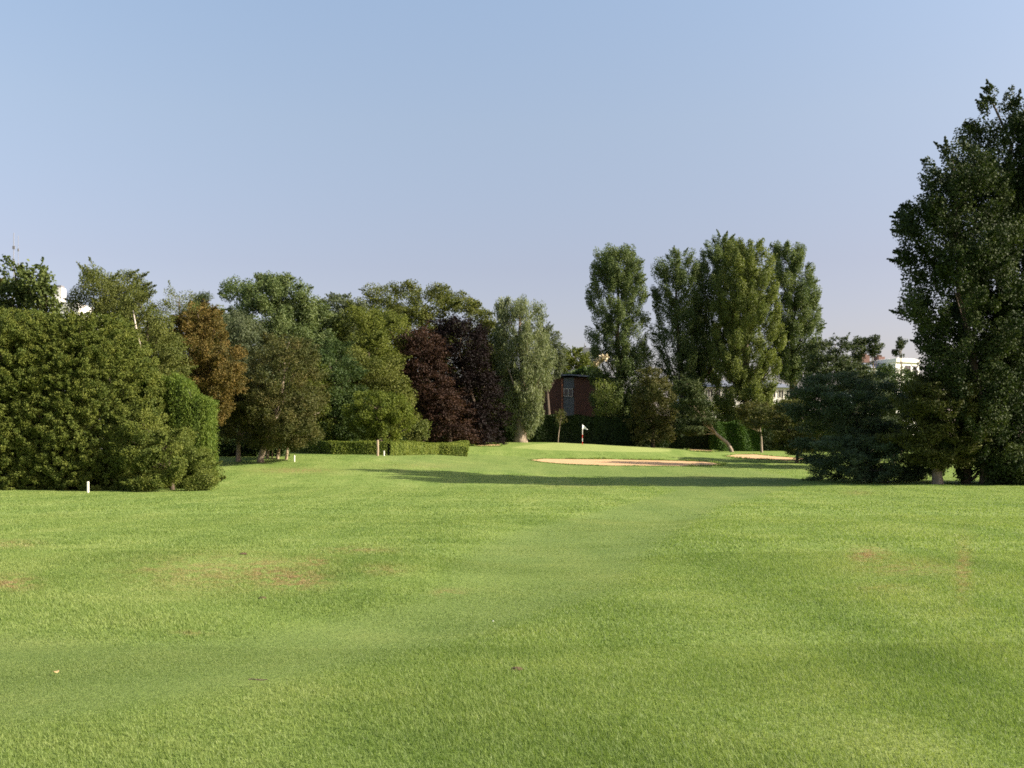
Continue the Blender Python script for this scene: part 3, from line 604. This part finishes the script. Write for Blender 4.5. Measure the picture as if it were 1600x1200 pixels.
tree('tufted_pine', 'thin pine with a bare stem in front of the white house', 'pine', 116, [(527,1402,1411),(535,1397,1414),(548,1397,1414),(557,1401,1410)], 'pine', dict(S_pine, clr=.45, ll=.24, lw=.1, az=.9), base=1408, trunk=.14, seed=59, bark='bark_pale')
tree('shrub', 'bushy tree below the white house behind the blue green pine', 'tree', 100, [(570,1375,1392),(584,1350,1430),(600,1340,1450),(660,1340,1450)], 'dark', S_fine, seed=60)
S_big = dict(lump=.10, clr=.66, az=1.35, cover=8.0, ll=.135, lw=.12, up_tilt=.3, surf=.45, poke=.95, up=.15, clumps=.9, sprig=.22, spup=1.1)
GG = 'giant poplars at the right edge'
tree('giant_poplar', 'giant dark poplar whose pointed top is the highest in the photo', 'tree', 63, [(128,1550,1574),(160,1536,1595),(200,1520,1620),(260,1495,1640),(300,1480,1650),(420,1470,1660),(560,1465,1660),(745,1475,1650)], 'giant', S_big, base=1570, group=GG, seed=61, depth=3.6)
tree('giant_poplar', 'giant poplar leaning left with a low branch reaching out over the pines', 'tree', 60.5, [(220,1484,1507),(240,1462,1535),(300,1430,1565),(340,1408,1575),(400,1412,1585),(446,1418,1585),(466,1388,1585),(488,1394,1585),(512,1430,1585),(560,1444,1585),(640,1445,1590),(745,1460,1590)], 'giant', S_big, base=1540, trunk=.3, group=GG, seed=62, depth=4.2)
tree('giant_poplar', 'giant poplar cut off by the right edge of the photo', 'tree', 62, [(140,1610,1640),(180,1592,1670),(260,1575,1700),(400,1560,1720),(600,1550,1720),(720,1560,1710)], 'giant', dict(S_big, cover=7), base=1640, group=GG, seed=63, depth=3.8)
tree('giant_poplar', 'giant poplar added out of view on the right for its shade', 'tree', 63, [(140,1790,1820),(200,1760,1850),(400,1740,1880),(720,1750,1870)], 'giant', dict(S_big, cover=5, ll=.26, lw=.22), base=1810, group=GG, seed=64, depth=4)  # unseen tree added to deepen the shade on the giant poplars

# ---- hedges
def gp(x, row, h):
    X, Y, Z = on_ground(x, row, 66); return (X, Y, h)
a0 = gp(440, 706, 1.05); a1 = gp(520, 710, 1.05); a2 = gp(604, 711.5, 1.08); a3 = gp(724, 705, 1.0)
print('hedge', a0, a1, a2, a3)
HD = .45
hedge('clipped_hedge', 'long low clipped hedge in front of the small round tree', [(p[0], p[1]+HD, p[2]) for p in (a0, a1, a2, a3)], .9, 'hedge', seed=1, dens=520, ll=.12, lw=.07)
hedge('clipped_hedge', 'second low clipped hedge running behind the first', [(wx(470,94), 94, 1.35), (wx(600,94), 94, 1.15), (wx(722,96), 96, .9)], .9, 'hedge', seed=2, dens=350, ll=.14, lw=.08)
def seg(x0, x1, Y0, Y1, h): return [(wx(x0, Y0), Y0, h), (wx(x1, Y1), Y1, h)]
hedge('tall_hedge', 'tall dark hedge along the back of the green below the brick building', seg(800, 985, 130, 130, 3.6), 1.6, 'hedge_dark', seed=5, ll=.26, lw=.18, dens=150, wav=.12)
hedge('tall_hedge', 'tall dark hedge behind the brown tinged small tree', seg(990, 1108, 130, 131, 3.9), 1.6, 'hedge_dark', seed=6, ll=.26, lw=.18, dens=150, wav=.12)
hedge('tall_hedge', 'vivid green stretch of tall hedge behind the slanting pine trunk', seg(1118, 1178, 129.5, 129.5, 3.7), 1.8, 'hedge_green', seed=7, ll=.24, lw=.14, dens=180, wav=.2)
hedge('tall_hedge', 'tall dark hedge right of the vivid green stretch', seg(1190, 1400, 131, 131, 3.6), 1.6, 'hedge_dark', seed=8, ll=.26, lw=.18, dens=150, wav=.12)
hedge('clipped_conifer_hedge', 'tall bright green clipped conifer hedge end with a vertical side beside the thicket', [(wx(246,60.2), 60.2, 6.35), (wx(275,60), 60, 6.6), (wx(292,60), 60, 6.35), (wx(301,60), 60, 5.95), (wx(307,60), 60, 5.3)], 1.9, 'clipped', seed=12, ll=.13, lw=.05, dens=900, wav=.12, rnd=1.9, fuzz=.13)
# far-off wood behind the tree line: one mass nobody could count
def woodland():
    rng = np.random.default_rng(77); n = 110000; P = []
    X = rng.uniform(-120, 20, n); Y = 158+rng.uniform(-4, 4, n)
    top = 9.5+2*np.sin(X*.21)+1.2*np.sin(X*.53+1); Z = zf(X, Y)+rng.random(n)*top
    P = np.column_stack([X, Y, Z]); N = unit(rng.normal(size=(n, 3))+np.array([0, -.8, .3])); sz = rng.uniform(.6, 1.1, n)
    o = leaf_cards('woodland', P, N, rng.normal(size=(n, 3)), sz, sz*.8, np.clip(.5+.2*np.sin(X)+rng.normal(0, .2, n), 0, 1), L['dark'], None)
    tag(o, 'dark mass of trees far behind the tree line', 'woodland', kind='stuff')
woodland()
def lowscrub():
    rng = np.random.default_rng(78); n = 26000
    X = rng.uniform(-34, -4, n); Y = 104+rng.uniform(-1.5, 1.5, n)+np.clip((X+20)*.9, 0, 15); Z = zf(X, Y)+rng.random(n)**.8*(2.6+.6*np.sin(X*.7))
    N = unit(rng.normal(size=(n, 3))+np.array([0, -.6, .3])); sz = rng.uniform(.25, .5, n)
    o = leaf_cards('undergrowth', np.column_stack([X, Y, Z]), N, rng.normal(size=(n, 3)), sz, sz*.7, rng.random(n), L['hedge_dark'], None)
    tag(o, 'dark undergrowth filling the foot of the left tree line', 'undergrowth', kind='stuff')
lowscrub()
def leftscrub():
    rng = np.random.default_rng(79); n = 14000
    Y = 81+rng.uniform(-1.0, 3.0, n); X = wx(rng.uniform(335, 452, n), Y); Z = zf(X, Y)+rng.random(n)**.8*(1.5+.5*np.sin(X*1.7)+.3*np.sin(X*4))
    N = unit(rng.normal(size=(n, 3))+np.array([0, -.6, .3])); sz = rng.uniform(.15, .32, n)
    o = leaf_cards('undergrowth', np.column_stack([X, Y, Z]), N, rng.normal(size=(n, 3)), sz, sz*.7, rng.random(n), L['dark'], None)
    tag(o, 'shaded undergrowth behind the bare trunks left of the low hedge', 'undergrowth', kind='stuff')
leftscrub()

# ------------------------------------------------------------------ buildings
def window(parent, x0, x1, y, z0, z1, bars=1, frame='pole_white'):
    f = MB(); t = .07; d = .05
    f.box(x0, x1, y-d, y+.02, z0, z0+t).box(x0, x1, y-d, y+.02, z1-t, z1).box(x0, x0+t, y-d, y+.02, z0+t, z1-t).box(x1-t, x1, y-d, y+.02, z0+t, z1-t)
    for k in range(bars):
        xm = x0+(x1-x0)*(k+1)/(bars+1); f.box(xm-.04, xm+.04, y-d, y+.02, z0+t, z1-t)
    fo = f.build('window', M[frame], parent)
    MB().box(x0+t, x1-t, y-.015, y+.01, z0+t, z1-t).build('pane', M['glass'], fo)
def brick_building():
    Y = 150.0; x0, x1 = wx(840, Y), wx(965, Y); zt = wz(590, Y); g = float(zf(wx(880, Y), Y))-.3
    e = empty('brick_building', ((x0+x1)/2, Y, g), 'red brick building with a grey flat roof behind the green', 'building')
    pa, pb = wx(880.5, Y), wx(897, Y)
    MB().box(x0, pa-.003, Y, Y+10, g, zt).box(pb+.003, x1, Y, Y+10, g, zt).box(pa, pb, Y+.25, Y+10, g, zt).build('wall', M['brick'], e)
    MB().box(pa, pb, Y+.02, Y+.24, g, wz(620, Y)).box(pa, pb, Y+.02, Y+.24, wz(606.5, Y), zt).build('panel', M['grey_panel'], e)
    window(e, pa+.02, wx(895, Y), Y-.02, wz(619.5, Y), wz(607, Y))
    r = MB(); xm = wx(888, Y)
    r.add([(x0-.5, Y-.6, zt), (xm, Y-.6, wz(587, Y)), (x1+.3, Y-.6, wz(593, Y)), (x1+.3, Y-.6, wz(590.5, Y)), (xm, Y-.6, wz(584.8, Y)), (x0-.5, Y-.6, wz(587, Y)),
           (x0-.5, Y+10.5, zt), (xm, Y+10.5, wz(587, Y)), (x1+.3, Y+10.5, wz(593, Y)), (x1+.3, Y+10.5, wz(590.5, Y)), (xm, Y+10.5, wz(584.8, Y)), (x0-.5, Y+10.5, wz(587, Y))],
          [(0, 1, 4, 5), (1, 2, 3, 4), (6, 11, 10, 7), (7, 10, 9, 8), (5, 4, 10, 11), (4, 3, 9, 10), (0, 6, 7, 1), (1, 7, 8, 2), (0, 5, 11, 6), (2, 8, 9, 3)])
    r.build('roof', M['slate'], e)
    MB().tube([(wx(878, Y), Y-.12, g), (wx(878, Y), Y-.12, zt-.3)], [.10, .10], 8).build('drainpipe', plain('rust_pipe', (.42, .17, .09), .7), e)
brick_building()
def pavilion():
    Y = 152.0; x0, x1 = wx(1072, Y), wx(1246, Y); g = float(zf(wx(1150, Y), Y))-.2; ze = wz(605, Y)
    e = empty('white_pavilion', ((x0+x1)/2, Y, g), 'long white house with a low grey roof behind the poplars', 'building')
    MB().box(x0, x1, Y, Y+9, g, ze).build('wall', M['white_wall'], e)
    zr = wz(591, Y); o = .5
    MB().add([(x0-o, Y-o, ze), (x1+o, Y-o, ze), (x1+o, Y+9+o, ze), (x0-o, Y+9+o, ze), (x0+2, Y+4.5, zr), (x1-2, Y+4.5, zr)],
             [(0, 1, 5, 4), (1, 2, 5), (2, 3, 4, 5), (3, 0, 4), (0, 3, 2, 1)]).build('roof', M['slate'], e)
    for k in range(13):
        xa = x0+.5+k*1.28
        window(e, xa, xa+.85, Y-.01, wz(621, Y), wz(608.5, Y), 1)
        window(e, xa, xa+.85, Y-.01, wz(656, Y), wz(641, Y), 1)
    MB().box(wx(1108, Y), wx(1110, Y), Y+3, Y+3.6, zr-.6, wz(586, Y)).build('chimney', M['white_wall'], e)
    e.rotation_euler.z = R(9)
pavilion()
def white_house():
    Y = 165.0; g = float(zf(wx(1410, Y), Y))-.2; x0, x1 = wx(1369, Y), wx(1446, Y); zt = wz(561, Y)
    e = empty('white_house', ((x0+x1)/2, Y, g), 'white house with brick chimneys above the right hand pines', 'building')
    xm = wx(1397, Y)
    MB().box(x0, xm-.003, Y+2.5, Y+10, g, wz(573, Y)).box(xm, x1, Y, Y+10, g, wz(566, Y)).build('wall', M['white_wall'], e)
    MB().add([(x0-.3, Y+2, wz(575, Y)), (xm-.01, Y+2, wz(575, Y)), (xm-.01, Y+6, zt), (x0-.3+1.2, Y+6, zt), (x0-.3, Y+10, wz(575, Y)), (xm-.01, Y+10, wz(575, Y))],
             [(0, 1, 2, 3), (3, 2, 5, 4), (0, 3, 4), (1, 5, 2), (0, 4, 5, 1)]).build('roof', M['slate'], e)
    v = []; n = 12                                                     # curved white gable over the front
    prof = [(0, 0), (0, .62), (.05, .68), (.72, .68), (.9, .45), (1.0, .1), (1.0, 0)]
    for y in (Y-.3, Y+10.2):
        for a, b in prof: v.append((xm-.15+a*(x1-xm+.4), y, wz(566, Y)+.003+b))
    m = len(prof)
    MB().add(v, [tuple(range(m)), tuple(range(2*m-1, m-1, -1))]+[(i, i+m, (i+1) % m+m, (i+1) % m) for i in range(m)]).build('parapet', M['white_wall'], e)
    window(e, wx(1416, Y), wx(1428, Y), Y-.01, wz(584, Y), wz(570.5, Y), 1, 'slate')
    window(e, wx(1433, Y), wx(1441, Y), Y-.01, wz(584, Y), wz(571, Y), 1, 'slate')
    for a, b, t in ((1373.5, 1389, 551), (1408, 1421, 553)):
        c = MB().box(wx(a, Y), wx(b, Y), Y+5, Y+6.2, zt-.3, wz(t, Y)).build('chimney', M['old_brick'], e)
        pt = MB()
        for k in range(4):
            xx = wx(a, Y)+.25+k*(wx(b, Y)-wx(a, Y)-.5)/3; pt.tube([(xx, Y+5.6, wz(t, Y)-.02), (xx, Y+5.6, wz(t, Y)+.35)], [.13, .10], 7)
        pt.build('chimney_pot', M['dirt'], c)
    e.rotation_euler.z = R(24)
white_house()
def left_building():
    Y = 92.0; x0, x1 = wx(78, Y), wx(121.5, Y); g = float(zf(x0, Y))-.2
    e = empty('white_building', ((x0+x1)/2, Y, g), 'white building with a tall white chimney behind the left trees', 'building')
    MB().add([(x0, Y, g), (x1, Y, g), (x1, Y+7, g), (x0, Y+7, g), (x0, Y, wz(471.5, Y)), (x1, Y, wz(473, Y)), (x1, Y+7, wz(473, Y)), (x0, Y+7, wz(471.5, Y))],
             [(0,3,2,1),(4,5,6,7),(0,1,5,4),(1,2,6,5),(2,3,7,6),(3,0,4,7)]).build('wall', M['white_wall'], e)
    c = MB().box(wx(81, Y), wx(92.5, Y), Y+.5, Y+1.4, wz(474, Y), wz(448, Y)).build('chimney', M['white_wall'], e)
    MB().box(wx(83, Y), wx(91, Y), Y+.6, Y+1.3, wz(448, Y)+.002, wz(444, Y)).build('chimney_pot', M['mast'], c)
left_building()
def mast(x, top, Y, r, label):
    e = empty('radio_mast', (wx(x, Y), Y, float(zf(wx(x, Y), Y))), label, 'mast')
    X = wx(x, Y); z0 = e.location.z; zt = wz(top, Y); m = MB()
    m.tube([(X, Y, z0), (X, Y, zt)], [r*1.2, r*.5], 6)
    m.build('pole', M['mast'], e)
    for f in (.93, .86):
        z = z0+(zt-z0)*f; MB().box(X-r*2.2, X+r*2.2, Y-.08, Y+.08, z-.3, z+.3).build('antenna', M['mast'], e)
mast(21.5, 364, 190, .11, 'thin tall grey radio mast above the left trees')
mast(28.5, 368, 230, .08, 'fainter short topped mast just right of the tall one')
def church():
    Y = 230.0; X = wx(917, Y); g = float(zf(X, Y)); e = empty('far_tower', (X, Y, g), 'tiny distant tower with a thin spire left of the lone poplar', 'tower')
    MB().box(X-.9, X+1.4, Y, Y+3, g, wz(545, Y)).build('wall', M['grey_panel'], e)
    MB().box(X-.6, X+1.1, Y+.3, Y+2.5, wz(545, Y), wz(543, Y)).tube([(X-.4, Y+1.5, wz(543.5, Y)), (X-.4, Y+1.5, wz(535, Y))], [.22, .06], 6).build('spire', M['mast'], e)
church()
# bleached dead foliage hanging in the lone poplar
def dead_foliage():
    Y = 150.0
    e = empty('dead_branch', (wx(940, 135), 135, float(zf(wx(940, 135), 135))), 'bleached dead foliage hanging in the lower left of the lone poplar', 'branch')
    rng = np.random.default_rng(3); n = 260; Y = 133.2
    t = rng.random(n); X = wx(928+t*21, Y)+rng.normal(0, .12, n); Z = wz(567-t*11+np.sin(t*9)*2, Y)+rng.normal(0, .18, n); P = np.column_stack([X, Y+rng.normal(0, .3, n), Z])
    leaf_cards('leaves', P, unit(rng.normal(size=(n, 3))+np.array([.8, -.5, .3])), rng.normal(size=(n, 3)), np.full(n, .38), np.full(n, .24), rng.random(n), L['drygrass'], e)
    b = MB(); b.tube([(wx(962, 138), 138, wz(585, 138)), (wx(950, 135.5), 135.5, wz(566, 135.5)), (wx(944, Y), Y, wz(560, Y)), (wx(929, Y), Y, wz(568, Y))], [.12, .09, .07, .03], 6); b.build('limb', M['bark_pale'], e)
dead_foliage()

# ------------------------------------------------------------------ golf things
def flag():
    X, Y, Z = wx(910, 117.0), 117.0, float(zf(wx(910, 117), 117.0)); zt = wz(663, Y)
    e = empty('golf_flag', (X, Y, Z), 'white flag on a red and white pole standing in the green', 'flag')
    H = zt-Z; n = 6
    for k in range(n):
        MB().tube([(X, Y, Z+H*k/n), (X, Y, Z+H*(k+1)/n)], [.035, .035], 8).build('pole_band', M['red'] if k in (0, 2) else M['pole_white'], e)
    v = []; m = 9
    for j in range(m):
        f = j/(m-1); w_ = .55*(1-f)
        for sgn in (-1, 1):
            v.append((X+.03+f*.62, Y+.10*math.sin(f*6), zt-.05-.30-f*.22+sgn*w_*.5+.06*math.sin(f*5)))
    v2 = [(a, b+.012, c) for a, b, c in v]
    fs = [(2*i, 2*i+2, 2*i+3, 2*i+1) for i in range(m-1)]; fs += [tuple(q+2*m for q in f[::-1]) for f in fs]
    MB().add(v+v2, fs).build('flag_cloth', M['fabric'], e)
flag()
def stake(x, row, toprow, name, label, wpx, mat, group=None, lean=0.0, ymin=40, rough_=False):
    X, Y, Z = on_ground(x, row, ymin); h = (row-toprow)/F*Y; r = wpx/F*Y/2
    rng = np.random.default_rng(int(x)); m = MB()
    if rough_:
        k = 6; pts = [(X+lean*h*i/k+rng.normal(0, r*.12), Y, Z-.1+(h+.1)*i/k) for i in range(k+1)]
        m.tube(pts, [r*(1.25-.35*i/k)*(1+rng.normal(0, .08)) for i in range(k+1)], 9)
    else:
        m.tube([(X, Y, Z-.1), (X+lean*h, Y, Z+h-.03), (X+lean*h, Y, Z+h)], [r, r, r*.7], 10)
    o = m.build(name, M[mat]); o.location = (0, 0, 0)
    # put the origin at the foot
    me = o.data; me.transform(__import__('mathutils').Matrix.Translation((-X, -Y, -Z))); o.location = (X, Y, Z)
    tag(o, label, 'stake' if mat == 'pole_white' else 'post', group)
GS = 'white boundary stakes'
stake(137.5, 769.5, 752.5, 'white_stake', 'white boundary stake in front of the left thicket', 3.6, 'pole_white', GS)
stake(460, 721.5, 711.5, 'white_stake', 'white stake on the grass right of the leaning stump', 2.2, 'pole_white', GS, ymin=64)
stake(600, 712.2, 704.5, 'white_stake', 'white stake in front of the long hedge beside the wooden post', 2.2, 'pole_white', GS, ymin=64)
stake(731, 704.5, 697, 'white_stake', 'white stake at the right end of the long hedge', 2.2, 'pole_white', GS, ymin=64)
stake(590, 712.5, 687.5, 'wooden_post', 'upright weathered post against the long hedge', 3.4, 'wood', rough_=True, ymin=64)
stake(447, 718, 695.5, 'wooden_post', 'pale leaning stump left of the white stake', 3.8, 'wood', lean=.12, rough_=True, ymin=64)
stake(433, 717, 701, 'wooden_post', 'short broad stump between the trees and the leaning stump', 5, 'wood', lean=.2, rough_=True, ymin=64)
stake(425, 716.5, 703, 'wooden_post', 'thin pale stick left of the broad stump', 1.8, 'wood', lean=.05, rough_=True, ymin=64)
def parasol(x, Y, toprow, mat, label):
    X = wx(x, Y); Z = float(zf(X, Y)); zt = wz(toprow, Y); e = empty('closed_parasol', (X, Y, Z), label, 'parasol')
    MB().tube([(X, Y, Z), (X, Y, zt+.05)], [.03, .03], 6).build('pole', M['mast'], e)
    h = zt-Z; MB().tube([(X, Y, Z+h*.25), (X, Y, Z+h*.35), (X, Y, Z+h*.6), (X, Y, zt)], [.20, .33, .26, .05], 8).build('canopy', M[mat], e, True)
parasol(1148.5, 138, 650.5, 'fabric', 'folded white parasol above the vivid green hedge')
parasol(1156, 138.5, 651, 'blue_fabric', 'folded pale blue parasol beside the white one')
parasol(1137, 139, 656, 'fabric', 'small folded white parasol left of the pair')
def dinghy():
    Y = 136.5; x0, x1 = wx(1193, Y), wx(1219, Y); g = float(zf(x0, Y)); z = wz(664, Y)
    e = empty('white_boat', ((x0+x1)/2, Y, g), 'white boat hull with an upturned bow showing over the hedge', 'boat')
    m = MB(); n = 10; v = []
    for i in range(n+1):
        f = i/n; X = x0+(x1-x0)*f; w_ = .62*math.sin(math.pi*min(1, .25+f*.75))**.6+.03 if f < 1 else .03; up = .35*f**5
        v += [(X, Y-w_, z+.34+up), (X, Y-w_*.7, z+up*.8), (X, Y+w_*.7, z+up*.8), (X, Y+w_, z+.34+up)]
    fs = []
    for i in range(n):
        for j in range(3): fs.append((i*4+j, i*4+j+1, (i+1)*4+j+1, (i+1)*4+j))
        fs.append((i*4+3, i*4, (i+1)*4, (i+1)*4+3))
    fs += [(0, 3, 2, 1), (n*4, n*4+1, n*4+2, n*4+3)]
    m.add(v, fs).build('hull', M['pole_white'], e, False)
    c = MB()
    for xx in (x0+.5, x1-.7): c.box(xx-.08, xx+.08, Y-.35, Y+.35, g, z+.02)
    c.build('cradle', M['wood'], e)
dinghy()
def litter():
    X, Y, Z = on_ground(400, 1074); m = MB(); rng = np.random.default_rng(2)
    pts = [(i*.025-.05, .004*math.sin(i*2), .05+.003*math.sin(i*1.3)) for i in range(6)]
    m.tube(pts, [.0035, .0045, .004, .005, .004, .002], 6); o = m.build('twig', M['bark']); o.location = (X, Y, Z); tag(o, 'small dark twig lying on the fairway edge', 'twig')
    for (x, r, nm, lb, mt, s) in ((87, 1056, 'fallen_leaf', 'single pale yellow fallen leaf on the left fairway', 'deadleaf', .022), (770, 975, 'fallen_leaf', 'tiny white fallen leaf near the fairway centre', 'pole_white', .008)):
        X, Y, Z = on_ground(x, r); v = [(s*math.cos(a)*(1+.2*math.sin(3*a)), s*.8*math.sin(a), .030+.006*math.sin(2*a)) for a in np.linspace(0, 2*math.pi, 9)[:-1]]
        v += [(a, b, c-.003) for a, b, c in v]; k = 8
        o = MB().add(v, [tuple(range(k)), tuple(range(2*k-1, k-1, -1))]+[(i, i+k, (i+1) % k+k, (i+1) % k) for i in range(k)]).build(nm, M[mt]); o.location = (X, Y, Z); tag(o, lb, 'leaf')
    for (x, r, lb, s) in ((808, 1048, 'small brown dirt clod in the middle of the near grass', .035), (380, 867, 'brown dirt clod on the left bank', .045), (410, 936, 'dark earth clod at the foot of the left bank', .035)):
        X, Y, Z = on_ground(x, r); v = []; f = []; a_, b_ = 9, 5
        for j in range(b_+1):
            for i in range(a_):
                t = 2*math.pi*i/a_; ph = math.pi/2*j/b_; q = s*rng.uniform(.8, 1.2); v.append((q*math.cos(t)*math.cos(ph)*1.3, q*math.sin(t)*math.cos(ph), q*.55*math.sin(ph)+.005))
        for j in range(b_):
            for i in range(a_): f.append((j*a_+i, j*a_+(i+1) % a_, (j+1)*a_+(i+1) % a_, (j+1)*a_+i))
        o = MB().add(v, f).build('dirt_clod', M['dirt']); o.location = (X, Y, Z); tag(o, lb, 'dirt')
litter()
print('faces', sum(len(o.data.polygons) for o in sc.objects if o.type == 'MESH'))
